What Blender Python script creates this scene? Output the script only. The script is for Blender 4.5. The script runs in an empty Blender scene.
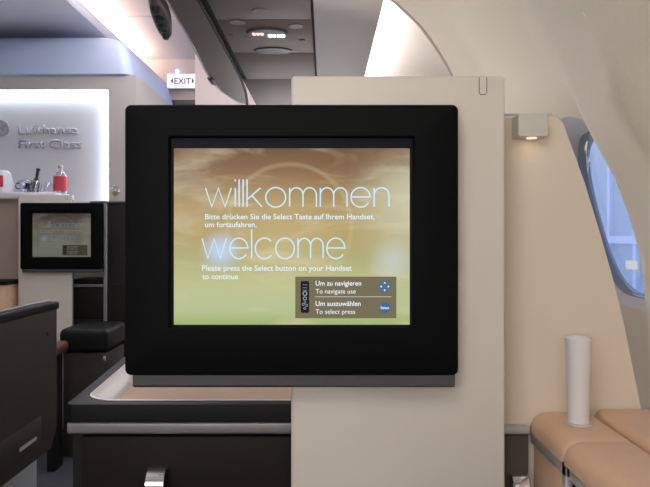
import bpy, bmesh, math, random
from mathutils import Vector, Matrix
random.seed(4)
C = bpy.context.scene
COL = C.collection
PI = math.pi
F = 660.0      # focal length in pixels
EYE = 1.15     # eye height of the seated passenger

# ------------------------------------------------------------------ materials
def mat(name, col, rough=.5, metal=0, noise=0, nscale=40, bump=0, bscale=200, spec=.5, coat=0, sheen=0):
    m = bpy.data.materials.new(name); m.use_nodes = True
    nt = m.node_tree; b = nt.nodes['Principled BSDF']
    b.inputs['Base Color'].default_value = (*col, 1)
    b.inputs['Roughness'].default_value = rough
    b.inputs['Metallic'].default_value = metal
    b.inputs['Specular IOR Level'].default_value = spec
    b.inputs['Coat Weight'].default_value = coat
    b.inputs['Sheen Weight'].default_value = sheen
    tc = nt.nodes.new('ShaderNodeTexCoord')
    if noise:
        n = nt.nodes.new('ShaderNodeTexNoise'); n.inputs['Scale'].default_value = nscale; n.inputs['Detail'].default_value = 4
        r = nt.nodes.new('ShaderNodeMix'); r.data_type = 'RGBA'
        r.inputs[6].default_value = (*[c * (1 - noise) for c in col], 1)
        r.inputs[7].default_value = (*[min(1, c * (1 + noise)) for c in col], 1)
        nt.links.new(tc.outputs['Object'], n.inputs['Vector'])
        nt.links.new(n.outputs['Fac'], r.inputs[0]); nt.links.new(r.outputs[2], b.inputs['Base Color'])
    if bump:
        n = nt.nodes.new('ShaderNodeTexNoise'); n.inputs['Scale'].default_value = bscale; n.inputs['Detail'].default_value = 3
        bp = nt.nodes.new('ShaderNodeBump'); bp.inputs['Strength'].default_value = bump; bp.inputs['Distance'].default_value = .002
        nt.links.new(tc.outputs['Object'], n.inputs['Vector'])
        nt.links.new(n.outputs['Fac'], bp.inputs['Height']); nt.links.new(bp.outputs['Normal'], b.inputs['Normal'])
    return m

def emit(name, col, s):
    m = bpy.data.materials.new(name); m.use_nodes = True
    nt = m.node_tree; nt.nodes.remove(nt.nodes['Principled BSDF'])
    e = nt.nodes.new('ShaderNodeEmission'); e.inputs[0].default_value = (*col, 1); e.inputs[1].default_value = s
    nt.links.new(e.outputs[0], nt.nodes['Material Output'].inputs[0]); return m

def glass(name, col=(1, 1, 1), refl=.08, rough=.02):
    m = bpy.data.materials.new(name); m.use_nodes = True
    nt = m.node_tree; nt.nodes.remove(nt.nodes['Principled BSDF'])
    t = nt.nodes.new('ShaderNodeBsdfTransparent'); t.inputs[0].default_value = (*col, 1)
    g = nt.nodes.new('ShaderNodeBsdfGlossy'); g.inputs['Roughness'].default_value = rough
    fr = nt.nodes.new('ShaderNodeLayerWeight'); fr.inputs[0].default_value = .25
    ml = nt.nodes.new('ShaderNodeMath'); ml.operation = 'MULTIPLY_ADD'; ml.inputs[1].default_value = .6; ml.inputs[2].default_value = refl
    mx = nt.nodes.new('ShaderNodeMixShader')
    nt.links.new(fr.outputs['Facing'], ml.inputs[0]); nt.links.new(ml.outputs[0], mx.inputs[0])
    nt.links.new(t.outputs[0], mx.inputs[1]); nt.links.new(g.outputs[0], mx.inputs[2])
    nt.links.new(mx.outputs[0], nt.nodes['Material Output'].inputs[0]); return m

M = dict(
    pillar=mat('warm white lacquer', (.72, .67, .61), .38, noise=.015, nscale=3),
    black=mat('matt black plastic', (.0035, .0042, .0048), .55, spec=.08, bump=.12, bscale=900),
    bezelin=mat('black inner bezel', (.004, .004, .006), .3, spec=.3),
    lcdborder=mat('lcd glass border', (.006, .008, .016), .5, spec=.1),
    housing=mat('grey monitor housing', (.085, .085, .09), .5),
    ledge=mat('black ledge', (.005, .005, .007), .5, spec=.2),
    lip=mat('satin grey lip', (.66, .62, .61), .35),
    wood=mat('beige tray floor', (.40, .27, .17), .5, noise=.12, nscale=12),
    satin=mat('satin silver trim', (.27, .265, .28), .4, metal=.3),
    drawer=mat('dark brown grey laminate', (.014, .0125, .011), .55, spec=.18, noise=.18, nscale=260),
    bright=mat('bright satin trim', (.52, .50, .51), .35, metal=.3), taupe=mat('taupe laminate', (.085, .070, .060), .5),
    chrome=mat('polished chrome', (.85, .85, .87), .12, metal=1),
    cream=mat('cream partition laminate', (.80, .705, .59), .5, noise=.02, nscale=4),
    side=mat('textured sidewall', (.76, .70, .61), .62, noise=.05, nscale=220, bump=.35, bscale=420),
    leather=mat('tan leather', (.78, .52, .35), .45, noise=.06, nscale=30, bump=.35, bscale=500),
    tube=mat('white lamp tube', (.82, .80, .82), .4),
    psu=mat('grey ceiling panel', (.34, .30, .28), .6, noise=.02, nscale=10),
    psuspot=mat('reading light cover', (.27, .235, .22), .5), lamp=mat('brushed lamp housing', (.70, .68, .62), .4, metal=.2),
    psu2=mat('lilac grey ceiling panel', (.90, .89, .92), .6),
    bin=mat('overhead bin grey', (.26, .24, .24), .45),
    seam=mat('dark gap', (.03, .03, .035), .7),
    ceil=mat('white ceiling', (.78, .70, .66), .55),
    modw=mat('cabinet cream', (.55, .52, .50), .5),
    head=mat('cool white canopy', (.52, .60, .80), .4),
    niche=mat('niche back panel', (.60, .60, .64), .5),
    letter=mat('brushed steel letters', (.42, .40, .46), .4, metal=.2),
    wgrey=mat('side grey', (.12, .115, .12), .5),
    floor=mat('dark blue carpet', (.045, .05, .065), .95, noise=.3, nscale=300, bump=.5, bscale=600),
    shell=mat('grey seat shell', (.035, .031, .027), .45, spec=.35, noise=.03, nscale=60),
    base=mat('pale lower panel', (.45, .52, .60), .5),
    blackl=mat('black leather', (.007, .007, .008), .5, spec=.25, bump=.3, bscale=300),
    dark=mat('dark cabinet', (.012, .011, .012), .5, spec=.3),
    gasket=mat('window gasket', (.26, .30, .36), .25),
    reveal=mat('white window reveal', (.62, .62, .66), .35),
    pane=glass('window pane', (.9, .94, 1), .05),
    clear=glass('clear plastic', (.93, .95, 1), .12),
    pinkcap=mat('pink cap', (.75, .35, .40), .4),
    redlab=mat('red label', (.62, .06, .10), .4, noise=.2, nscale=60),
    white=mat('white cloth', (.75, .75, .80), .7),
    steel=mat('steel', (.6, .6, .65), .2, metal=1),
    bottle=mat('dark green glass bottle', (.01, .018, .012), .1),
    wine=mat('pale wine', (.75, .62, .25), .2),
    brown=mat('brown leather', (.13, .06, .035), .5),
    build=mat('terminal wall', (.52, .58, .66), .6), bframe=mat('terminal mullion', (.75, .80, .92), .5),
    icon=mat('dark icon', (.02, .02, .03), .4),
)

# ------------------------------------------------------------------ mesh helpers
def box(bm, x0, x1, y0, y1, z0, z1, bev=0, seg=2):
    r = bmesh.ops.create_cube(bm, size=1)
    vs = r['verts']
    for v in vs:
        v.co = Vector(((x0 + x1) / 2 + v.co.x * (x1 - x0), (y0 + y1) / 2 + v.co.y * (y1 - y0), (z0 + z1) / 2 + v.co.z * (z1 - z0)))
    if bev:
        es = list({e for v in vs for e in v.link_edges})
        bmesh.ops.bevel(bm, geom=es, offset=bev, segments=seg, affect='EDGES', profile=.5)
    return bm

def rrect(cx, cz, w, h, r, n=6):
    """rounded rectangle loop in 2D, counter-clockwise"""
    pts = []
    for (sx, sz, a0) in ((1, 1, 0), (-1, 1, PI / 2), (-1, -1, PI), (1, -1, 1.5 * PI)):
        for k in range(n + 1):
            a = a0 + (PI / 2) * k / n
            pts.append((cx + sx * (w / 2 - r) + r * math.cos(a), cz + sz * (h / 2 - r) + r * math.sin(a)))
    return pts

def loft(bm, loops, cap0=False, cap1=False, closed=True):
    """loops: lists of 3D points with equal counts"""
    rows = [[bm.verts.new(p) for p in L] for L in loops]
    n = len(rows[0])
    for a, b in zip(rows, rows[1:]):
        for i in range(n if closed else n - 1):
            j = (i + 1) % n
            bm.faces.new((a[i], a[j], b[j], b[i]))
    if cap0: bm.faces.new(rows[0])
    if cap1: bm.faces.new(rows[-1])
    return bm

def lathe(bm, prof, c=(0, 0, 0), n=32, axis='Z', cap=True, R=None):
    loops = []
    for r, h in prof:
        L = []
        for k in range(n):
            a = 2 * PI * k / n
            p = Vector((r * math.cos(a), r * math.sin(a), h)) if axis == 'Z' else Vector((r * math.cos(a), h, r * math.sin(a)))
            if R: p = R @ p
            L.append(p + Vector(c))
        loops.append(L)
    return loft(bm, loops, cap, cap)

def prism(bm, pts, y0, y1):
    """2D (x,z) polygon extruded along y"""
    return loft(bm, [[(x, y0, z) for x, z in pts], [(x, y1, z) for x, z in pts]], True, True)

def sweep(bm, pts, r, n=8, cap=True):
    pts = [Vector(p) for p in pts]; loops = []
    for i, p in enumerate(pts):
        t = (pts[min(i + 1, len(pts) - 1)] - pts[max(i - 1, 0)]).normalized()
        u = t.cross(Vector((0, 0, 1)) if abs(t.z) < .9 else Vector((1, 0, 0))).normalized(); w = t.cross(u)
        rr = r[i] if isinstance(r, (list, tuple)) else r
        loops.append([p + u * rr * math.cos(2 * PI * k / n) + w * rr * math.sin(2 * PI * k / n) for k in range(n)])
    return loft(bm, loops, cap, cap)

def B(): return bmesh.new()

def obj(name, bm, m, parent=None, smooth=35, label=None):
    bmesh.ops.recalc_face_normals(bm, faces=bm.faces)
    me = bpy.data.meshes.new(name); bm.to_mesh(me); bm.free()
    for ms in (m if isinstance(m, list) else [m]): me.materials.append(ms)
    if smooth:
        for p in me.polygons: p.use_smooth = True
        me.set_sharp_from_angle(angle=math.radians(smooth))
    o = bpy.data.objects.new(name, me); COL.objects.link(o)
    if parent: 
        o.parent = parent; o.location = -Vector(parent.get('_o', (0, 0, 0)))
    if label: o['label'] = label
    return o

def tag(o, label, cat, group=None, kind=None):
    o['label'] = label; o['category'] = cat
    if group: o['group'] = group
    if kind: o['kind'] = kind
    return o

ROOTS = []
def thing(name, label, cat, loc=(0, 0, 0), group=None):
    """Empty at the thing's base; parts are drawn in world space and shifted into its frame"""
    o = bpy.data.objects.new(name, None); COL.objects.link(o)
    o.location = loc; o['_o'] = tuple(loc); o.empty_display_size = .05
    ROOTS.append(o)
    return tag(o, label, cat, group)

def sub(name, bm, m, part, **k):          # sub-part of a part (part already shifted)
    o = obj(name, bm, m, None, **k); o.parent = part; return o

def struct(name, bm, m, label=None, smooth=35):
    o = obj(name, bm, m, smooth=smooth); o['kind'] = 'structure'
    if label: o['label'] = label
    return o

def copy_tree(o, parent=None):
    c = o.copy(); COL.objects.link(c)
    if parent: c.parent = parent
    for ch in list(o.children): copy_tree(ch, c)
    return c

def text_bm(body, x, z, w, h, y, bold=0, depth=0, bm=None):
    """letters in the x-z plane, left edge x, baseline z, total width w, cap height h"""
    cu = bpy.data.curves.new('t', 'FONT'); cu.body = body; cu.size = 1; cu.offset = bold; cu.resolution_u = 4
    o = bpy.data.objects.new('t', cu); COL.objects.link(o)
    bpy.context.view_layer.update()
    me = bpy.data.meshes.new_from_object(o.evaluated_get(bpy.context.evaluated_depsgraph_get()))
    bpy.data.objects.remove(o); bpy.data.curves.remove(cu)
    xs = [v.co.x for v in me.vertices]; x0, x1 = min(xs), max(xs)
    bm = bm or B(); t = B(); t.from_mesh(me); bpy.data.meshes.remove(me)
    for v in t.verts:
        v.co = Vector((x + (v.co.x - x0) * w / (x1 - x0), y, z + v.co.y * h / .72))
    if depth:
        r = bmesh.ops.extrude_face_region(t, geom=list(t.faces))
        for g in r['geom']:
            if isinstance(g, bmesh.types.BMVert): g.co.y -= depth
    tmp = bpy.data.meshes.new('tmp'); t.to_mesh(tmp); t.free(); bm.from_mesh(tmp); bpy.data.meshes.remove(tmp)
    return bm

# hairline letters drawn as pen strokes (x-height 1, ascender 1.4)
def arc(cx, cz, rx, rz, a0, a1, n=14):
    return [(cx + rx * math.cos(math.radians(a0 + (a1 - a0) * k / n)), cz + rz * math.sin(math.radians(a0 + (a1 - a0) * k / n))) for k in range(n + 1)]
GL = {
    'w': (1.5, [[(.0, 1), (.36, 0), (.75, .98), (1.14, 0), (1.5, 1)]]),
    'i': (.0, [[(0, 0), (0, 1)], [(0, 1.34), (0, 1.46)]]),
    'l': (.0, [[(0, 0), (0, 1.46)]]),
    'k': (.86, [[(0, 0), (0, 1.46)], [(.78, 1), (0, .38)], [(.28, .6), (.86, 0)]]),
    'o': (1.16, [arc(.58, .5, .58, .52, 90, 450, 28)]),
    'm': (1.56, [[(0, 0), (0, 1)], [(0, .6)] + arc(.39, .62, .39, .39, 170, 0) + [(.78, 0)], [(.78, .6)] + arc(1.17, .62, .39, .39, 170, 0) + [(1.56, 0)]]),
    'n': (.86, [[(0, 0), (0, 1)], [(0, .6)] + arc(.43, .62, .43, .39, 170, 0) + [(.86, 0)]]),
    'e': (1.12, [[(.0, .52), (1.12, .52)] + arc(.56, .5, .56, .52, 3, 325, 26)]),
    'c': (1.04, [arc(.57, .5, .57, .52, 42, 318, 24)]),
}
def stroke_word(word, x, z, w, xh, y, t):
    adv = 0; items = []
    for ch in word:
        gw, st = GL[ch]; items.append((adv, st)); adv += gw + .23
    adv -= .23; sx = w / adv
    bm = B()
    for a, sts in items:
        for st in sts:
            P = [Vector((x + (a + p[0]) * sx, z + p[1] * xh)) for p in st]
            L, R = [], []
            for i, p in enumerate(P):
                d0 = (P[i] - P[i - 1]).normalized() if i else None
                d1 = (P[i + 1] - P[i]).normalized() if i < len(P) - 1 else None
                d = ((d0 or d1) + (d1 or d0)); d = d.normalized() if d.length > .2 else (d0 or d1)
                k = 1 / max(.55, abs(d.dot(d1 or d0)))
                nn = Vector((-d.y, d.x)) * (t / 2) * k
                L.append(p + nn); R.append(p - nn)
            lv = [bm.verts.new((q.x, y, q.y)) for q in L]; rv = [bm.verts.new((q.x, y, q.y)) for q in R]
            for i in range(len(P) - 1): bm.faces.new((lv[i], lv[i + 1], rv[i + 1], rv[i]))
    return bm

# ================================================================== THE MONITOR
DM = .95; u = DM / F                        # metres per design unit on the monitor face
def sx(p): return (p - 325) * u
def sz(p): return EYE - (p - 235) * u
MC = (sx(291.5), DM, sz(388))
mon = thing('seat_monitor', 'large black seat monitor showing the willkommen welcome screen, nearest to the camera', 'monitor', MC)
cx, cz = sx(291.5), sz(240); W, H = 334.5 * u, 271.5 * u
def RR(cx, cz, w, h, r, y, n=6): return [(a, y, b) for a, b in rrect(cx, cz, w, h, r, n)]
icx, icz, iw, ih = sx(291.5), sz(232), 245 * u, 191 * u
fr = obj('frame', loft(B(), [
    RR(cx, cz, W - .012, H - .012, .006, DM + .034),
    RR(cx, cz, W, H, .009, DM + .028),
    RR(cx, cz, W, H, .009, DM + .004),
    RR(cx, cz, W - .003, H - .003, .008, DM + .001),
    RR(cx, cz, W - .008, H - .008, .006, DM),
    RR(icx, icz, iw + .003, ih + .003, .003, DM),
    RR(icx, icz, iw, ih, .002, DM + .0015),
    RR(icx, icz, iw - .002, ih - .002, .002, DM + .008)], cap0=True), M['black'], mon)
bz = obj('inner_bezel', loft(B(), [RR(icx, icz, iw + .001, ih + .001, .002, DM + .0085), RR(sx(291.5), sz(236.5), 238 * u, 178 * u, .001, DM + .0088)]), M['lcdborder'], mon)
hs = B()
prof = [(DM + .006, sz(374)), (DM + .003, sz(376)), (DM + .004, sz(386)), (DM + .008, sz(388.5)), (DM + .032, sz(388.5)), (DM + .032, sz(374))]
loft(hs, [[(sx(132), a, b) for a, b in prof], [(sx(455.5), a, b) for a, b in prof]], True, True)
obj('lower_housing', hs, M['housing'], mon, label='grey lower housing strip under the black frame')

# screen picture: a sepia sky with haze rings, as a light-giving panel
def screen_mat(name, strength, sat=1):
    m = bpy.data.materials.new(name); m.use_nodes = True; nt = m.node_tree; N = nt.nodes.new; L = nt.links.new
    nt.nodes.remove(nt.nodes['Principled BSDF'])
    tc = N('ShaderNodeTexCoord'); uv = tc.outputs['UV']
    sp = N('ShaderNodeSeparateXYZ'); L(uv, sp.inputs[0])
    ramp = N('ShaderNodeValToRGB'); cr = ramp.color_ramp
    cols = [(0, (.36, .44, .16)), (.08, (.46, .53, .29)), (.22, (.50, .52, .27)), (.38, (.43, .40, .18)), (.5, (.43, .33, .13)), (.68, (.40, .27, .11)), (.84, (.27, .155, .065)), (1, (.14, .075, .035))]
    cr.elements[0].position, cr.elements[1].position = 0, 1
    cr.elements[0].color = (*cols[0][1], 1); cr.elements[1].color = (*cols[-1][1], 1)
    for p, c in cols[1:-1]: e = cr.elements.new(p); e.color = (*c, 1)
    L(sp.outputs['Y'], ramp.inputs[0])
    def noise(scale, sxyz, detail=4, dist=0):
        mp = N('ShaderNodeMapping'); mp.inputs['Scale'].default_value = sxyz; L(uv, mp.inputs[0])
        n = N('ShaderNodeTexNoise'); n.inputs['Scale'].default_value = scale; n.inputs['Detail'].default_value = detail; n.inputs['Distortion'].default_value = dist
        L(mp.outputs[0], n.inputs['Vector']); return n.outputs['Fac']
    def mr(v, a, b, c, d, smooth=True):
        q = N('ShaderNodeMapRange'); q.inputs[1].default_value, q.inputs[2].default_value, q.inputs[3].default_value, q.inputs[4].default_value = a, b, c, d
        if smooth: q.interpolation_type = 'SMOOTHSTEP'
        L(v, q.inputs[0]); return q.outputs[0]
    def math_(op, a, b):
        q = N('ShaderNodeMath'); q.operation = op
        for i, v in enumerate((a, b)):
            if isinstance(v, (int, float)): q.inputs[i].default_value = v
            else: L(v, q.inputs[i])
        return q.outputs[0]
    def mix(fac, a, b, mode='MIX'):
        q = N('ShaderNodeMix'); q.data_type = 'RGBA'; q.blend_type = mode
        L(fac, q.inputs[0])
        for i, v in ((6, a), (7, b)):
            if isinstance(v, tuple): q.inputs[i].default_value = (*v, 1)
            else: L(v, q.inputs[i])
        return q.outputs[2]
    def dist(x, y, k=1.333):
        a = math_('MULTIPLY', math_('SUBTRACT', sp.outputs['X'], x), k); b = math_('SUBTRACT', sp.outputs['Y'], y)
        return math_('SQRT', math_('ADD', math_('MULTIPLY', a, a), math_('MULTIPLY', b, b)), 0)
    col = ramp.outputs[0]
    # pale cloud streaks, more in the upper half and to the sides
    cl = mr(noise(3.2, (1, 2.6, 1), 5, .6), .48, .74, 0, .65)
    col = mix(cl, col, (.64, .56, .36))
    side = math_('MULTIPLY', mr(dist(1.02, .72), 0, .50, .72, 0), 1)
    col = mix(side, col, (.66, .68, .50))
    side2 = math_('MULTIPLY', mr(dist(.0, .72), 0, .34, .5, 0), mr(noise(4, (1, 2, 1)), .35, .65, .1, 1))
    col = mix(side2, col, (.62, .58, .42))
    # the top edge stays dark brown, darkest in the corners
    dk = math_('MULTIPLY', mr(noise(2.4, (1, 2.0, 1), 4), .38, .6, 0, .75), mr(sp.outputs['Y'], .70, 1, 0, 1))
    col = mix(dk, col, (.20, .10, .05))
    # a glow and haze ring around the sun
    d = dist(.49, .56)
    ring = mr(math_('ABSOLUTE', math_('SUBTRACT', d, .35), 0), 0, .022, .17, 0)
    col = mix(math_('MULTIPLY', ring, mr(sp.outputs['Y'], .2, .8, .25, 1)), col, (.85, .72, .38))
    col = mix(mr(dist(.47, .5), 0, .5, .18, 0), col, (.74, .62, .30))
    col = mix(mr(dist(.2, .42), 0, .14, .85, 0), col, (.50, .66, .92))
    col = mix(math_('MULTIPLY', mr(dist(.93, .36), 0, .17, .42, 0), 1), col, (.66, .78, .86))
    hs_ = N('ShaderNodeHueSaturation'); hs_.inputs['Saturation'].default_value = sat; L(col, hs_.inputs['Color'])
    e = N('ShaderNodeEmission'); e.inputs[1].default_value = strength; L(hs_.outputs[0], e.inputs[0])
    g = N('ShaderNodeBsdfGlossy'); g.inputs[0].default_value = (.012, .012, .012, 1); g.inputs['Roughness'].default_value = .25
    ad = N('ShaderNodeAddShader'); L(e.outputs[0], ad.inputs[0]); L(g.outputs[0], ad.inputs[1])
    L(ad.outputs[0], nt.nodes['Material Output'].inputs[0]); return m
bm = B(); X0, X1, Z0, Z1 = sx(172.5), sx(410.5), sz(325.5), sz(147.5)
box(bm, X0, X1, DM + .0088, DM + .012, Z0, Z1)
uvl = bm.loops.layers.uv.new('UVMap')
for f in bm.faces:
    for lp in f.loops: lp[uvl].uv = ((lp.vert.co.x - X0) / (X1 - X0), (lp.vert.co.z - Z0) / (Z1 - Z0))
scr = obj('screen', bm, screen_mat('welcome picture', 1.0), mon, smooth=0, label='lit screen with a sepia sky picture')
YT = DM + .0084
T1 = emit('headline pale blue', (.60, .84, 1), 1.0); T2 = emit('small text pale blue', (.74, .88, .95), 1.0); T3 = emit('white text', (.85, .92, .98), 1.0)
sub('headline_text', stroke_word('willkommen', sx(204.5), sz(206.5), 185 * u, 19 * u, YT, 1.4 * u), T1, scr, smooth=0, label='thin pale blue word willkommen')
sub('headline_text', stroke_word('welcome', sx(201), sz(258.5), 144 * u, 20 * u, YT, 1.4 * u), T1, scr, smooth=0, label='thin pale blue word welcome')
def stext(lines, m, name, label=None, parent=scr, y=YT):
    for body, x0, x1, base, cap, bold in lines:
        sub(name, text_bm(body, sx(x0), sz(base), (x1 - x0) * u, cap * u, y, bold), m, parent, smooth=0, label=label)
stext([('Bitte drücken Sie die Select Taste auf Ihrem Handset,', 204, 375, 219, 5.4, .014), ('um fortzufahren.', 204, 256, 227, 5.4, .014)], T2, 'german_text', 'small pale blue German instruction')
stext([('Please press the Select button on your Handset', 201, 352, 271, 5.6, .014), ('to continue', 201, 237.5, 279.5, 5.6, .014)], T2, 'english_text', 'small pale blue English instruction')
HB = emit('help box olive grey', (.185, .16, .095), 1.0)
b = box(B(), sx(295), sx(397), YT + .0001, YT + .0003, sz(319), sz(277))
sub('help_box', b, HB, scr, smooth=0, label='translucent dark grey help box')
stext([('Um zu navigieren', 315.5, 361.5, 286, 5.0, .012), ('Um auszuwählen', 315.5, 361, 306.5, 5.0, .012)], T3, 'help_text', 'white bold help lines', y=YT - .0001)
stext([('To navigate use', 315.5, 356, 294, 4.8, 0), ('To select press', 315.5, 355.5, 314.5, 4.8, 0)], T3, 'help_text', 'white regular help lines', y=YT - .0001)
sub('divider_line', box(B(), sx(315), sx(392), YT - .0001, YT, sz(297.7), sz(296.9)), emit('divider', (.5, .5, .42), 1), scr, smooth=0)
b = B(); prism(b, rrect(sx(304.7), sz(297.5), 8.6 * u, 32 * u, 1.6 * u), YT - .0001, YT)
sub('handset_icon', b, emit('icon black', (.016, .018, .02), 1), scr, smooth=0, label='black handset picture')
b = B()
for (px, py, rr) in ((304.7, 294, 2.4), (304.7, 299, 2.0), (303, 305, 1.3), (306.5, 306, 1.3), (304.5, 309, 1.3), (304.7, 303, 1.2)):
    lathe(b, [(rr * u * .62, YT - .00015), (rr * u, YT - .00015)], (sx(px), 0, sz(py)), 16, 'Y', False)
for py in (285, 288, 290.5): box(b, sx(302.5), sx(307), YT - .00017, YT - .00013, sz(py + .4), sz(py))
sub('handset_buttons', b, emit('icon button grey', (.35, .38, .42), 1), scr, smooth=0)
b = B(); lathe(b, [(.0001, YT - .0001), (6.6 * u, YT - .0001)], (sx(385.3), 0, sz(287)), 28, 'Y', False)
sub('navigation_icon', b, emit('nav blue', (.10, .16, .26), 1), scr, smooth=0, label='blue round navigation key picture')
b = B()
for k in range(4):
    a = k * PI / 2; q = []
    for (r, t) in ((4.9, 0), (3.3, .38), (3.3, -.38)): q.append((sx(385.3) + r * u * math.cos(a + t), YT - .0002, sz(287) + r * u * math.sin(a + t)))
    b.faces.new([b.verts.new(p) for p in q])
sub('navigation_arrows', b, T3, scr, smooth=0)
b = B(); lathe(b, [(.0001, YT - .0001), (5.4 * u, YT - .0001)], (sx(385.3), 0, sz(308.5)), 28, 'Y', False)
sub('select_icon', b, emit('select blue', (.06, .15, .33), 1), scr, smooth=0, label='blue round select key picture')
stext([('Select', 381, 389.6, 309.6, 2.6, .02)], T3, 'select_text', y=YT - .0002)

# ================================================================== PILLAR BEHIND THE MONITOR
PX0, PX1, PY0, PY1, PZ = -.0508, .2692, .987, 1.017, 1.388
pil = thing('monitor_pillar', 'large white pillar board carrying the big black monitor', 'pillar', ((PX0 + PX1) / 2, (PY0 + PY1) / 2, 0))
pcx = (PX0 + PX1) / 2
b = B(); pts = lambda i, r: [(a, c) for a, c in rrect(pcx, PZ / 2, PX1 - PX0 - 2 * i, PZ - 2 * i, r, 5)]
loft(b, [[(a, y, c) for a, c in pts(i, r)] for i, r, y in ((.002, .004, PY1), (0, .006, PY1 - .003), (0, .006, PY0 + .003), (.001, .005, PY0 + .001), (.003, .004, PY0))], True, True)
obj('board', b, M['pillar'], pil)
sx2 = lambda p: (p - 325) * PY0 / F; sz2 = lambda p: EYE - (p - 235) * PY0 / F
us = [(sx2(479.2), PY0, sz2(77.5)), (sx2(479.2), PY0, sz2(92.5)), (sx2(480.4), PY0, sz2(94.6)), (sx2(485.4), PY0, sz2(94.6)), (sx2(486.8), PY0, sz2(92.5)), (sx2(486.8), PY0, sz2(77.5))]
obj('release_tab', sweep(B(), us, .0007, 6), M['wgrey'], pil, label='grey U-shaped outline of a release tab')
obj('side_strip', box(B(), PX1 - .0005, PX1 + .0015, PY0 + .008, PY1 - .006, .4, PZ - .03), M['satin'], pil)

# second monitor and pillar across the aisle, facing the same way
MX, MY = -1.552, 3.88
m2 = copy_tree(mon); m2.location = (MX, MY, MC[2] + .001)
tag(m2, 'small distant black seat monitor mounted in front of the lit first class wall', 'monitor')
dims = {'welcome picture': screen_mat('dim welcome picture', .27, .45)}
def dim_tree(o):
    o.data = o.data.copy(); m = o.data.materials[0]
    if m.name not in dims:
        d = m.copy(); d.name = 'dim ' + m.name
        for nd in d.node_tree.nodes:
            if nd.type == 'EMISSION': nd.inputs[1].default_value *= .22 if 'text' in m.name or 'headline' in m.name else .25
        dims[m.name] = d
    o.data.materials[0] = dims[m.name]
    for c in o.children: dim_tree(c)
for ch in m2.children:
    if ch.name.startswith('screen'):
        dim_tree(ch); ch['label'] = 'dimmer screen with the sepia sky picture'
p2 = copy_tree(pil); p2.location = (-1.66, MY + .05, .0)
tag(p2, 'distant white pillar board carrying the small black monitor', 'pillar')

# ================================================================== DESK UNDER THE MONITOR
def desk(name, label, x0, x1, y0, y1, zt, loc, drawers, handles, basin=True, flare=.0):
    t = thing(name, label, 'cabinet', loc)
    cxx, cyy = (x0 + x1) / 2, (y0 + y1) / 2; w, d = x1 - x0, y1 - y0
    def R(i, r, z, l=0): return [(a - flare * (c - y0) * (x1 - a) / w, c, z) for a, c in rrect(cxx + l, cyy, w - 2 * i, d - 2 * i, r, 8)]
    hs = .034
    if basin:
        obj('counter_rim', loft(B(), [R(.02, .008, zt - .0285), R(0, .012, zt - .0285), R(0, .012, zt - .004), R(.001, .012, zt - .001), R(.004, .012, zt), R(.021, .05, zt), R(.022, .05, zt - .002), R(.023, .05, zt - .012)]), M['ledge'], t, label='black counter rim')
        obj('tray_lip', loft(B(), [R(.0205, .05, zt + .0005), R(.023, .052, zt + .0017), R(.026, .052, zt + .0003), R(.040, .048, zt - .010), R(.050, .042, zt - .030)]), M['lip'], t, label='pale grey rounded tray lip')
        obj('tray_floor', loft(B(), [R(.048, .042, zt - .034), R(.048, .042, zt - .027)], True, True), M['wood'], t, label='beige tray floor')
    else:
        obj('counter_rim', box(B(), x0, x1, y0, y1, zt - .0285, zt, .004), M['ledge'], t, label='black counter top')
    obj('body', box(B(), x0 + .004, x1 - .004, y0 + .020, y1 - .004, .0, zt - .045, .002), M['dark'], t)
    b = B(); box(b, x0 + .001, x1 - .001, y0 + .001, y1 - .002, zt - .0475, zt - .0285, .005, 3)
    obj('trim_strip', b, M['satin'], t, label='satin silver trim strip')
    obj('plinth', box(B(), x0 + .02, x1 - .02, y0 + .03, y1 - .02, 0.0, .06), M['seam'], t)
    for a, c in drawers:
        dr = obj('drawer', box(B(), a, c, y0 + .004, y0 + .0205, zt - .235, zt - .052, .0015), M['drawer'], t)
        for hx in handles:
            if a < hx < c:
                # arched pull: a bent chrome strap standing off the drawer
                hb = B(); path = [(y0 + .006, zt - .140), (y0 - .010, zt - .141), (y0 - .020, zt - .136), (y0 - .0235, zt - .126), (y0 - .022, zt - .114), (y0 - .015, zt - .1045), (y0 - .006, zt - .100), (y0 + .006, zt - .100)]
                loops = []
                for i, (yy, zz) in enumerate(path):
                    p0 = Vector(path[max(i - 1, 0)]); p1 = Vector(path[min(i + 1, len(path) - 1)]); tt = (p1 - p0).normalized(); nn = Vector((-tt.y, tt.x)) * .0022
                    loops.append([(hx + dx * .0145, yy + nn.x * s, zz + nn.y * s) for dx, s in ((-1, -.5), (-.93, -1), (.93, -1), (1, -.5), (1, .5), (.93, 1), (-.93, 1), (-1, .5))])
                loft(hb, loops, True, True)
                sub('handle', hb, M['chrome'], dr, label='chrome handle')
        low = obj('drawer', box(B(), a, c, y0 + .004, y0 + .0205, .07, zt - .239, .0015), M['drawer'], t)
    return t
desk('desk_cabinet', 'dark drawer cabinet with black rimmed beige tray top below the large monitor', -.4015, .02, 1.019, 1.43, .889, (-.04, 1.2, 0),
     [(-.378, .018)], [-.258], True, .078)
nc = thing('narrow_cabinet', 'narrow dark cabinet with silver edge between the white pillar and the leather console', 'cabinet', (.2, 1.07, 0))
obj('body', box(B(), .03, .329, 1.070, 1.0795, 0, .829), M['dark'], nc)
obj('trim_strip', box(B(), .03, .331, 1.060, 1.0795, .8285, .8415, .004, 3), M['bright'], nc, label='satin silver trim strip')
ndr = obj('door', box(B(), .032, .328, 1.063, 1.0695, .06, .8265, .0015), M['taupe'], nc)
hb = B(); loops = []
path = [(1.064, .728), (1.050, .728), (1.043, .733), (1.040, .745), (1.041, .757), (1.047, .7655), (1.056, .768), (1.064, .768)]
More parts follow.
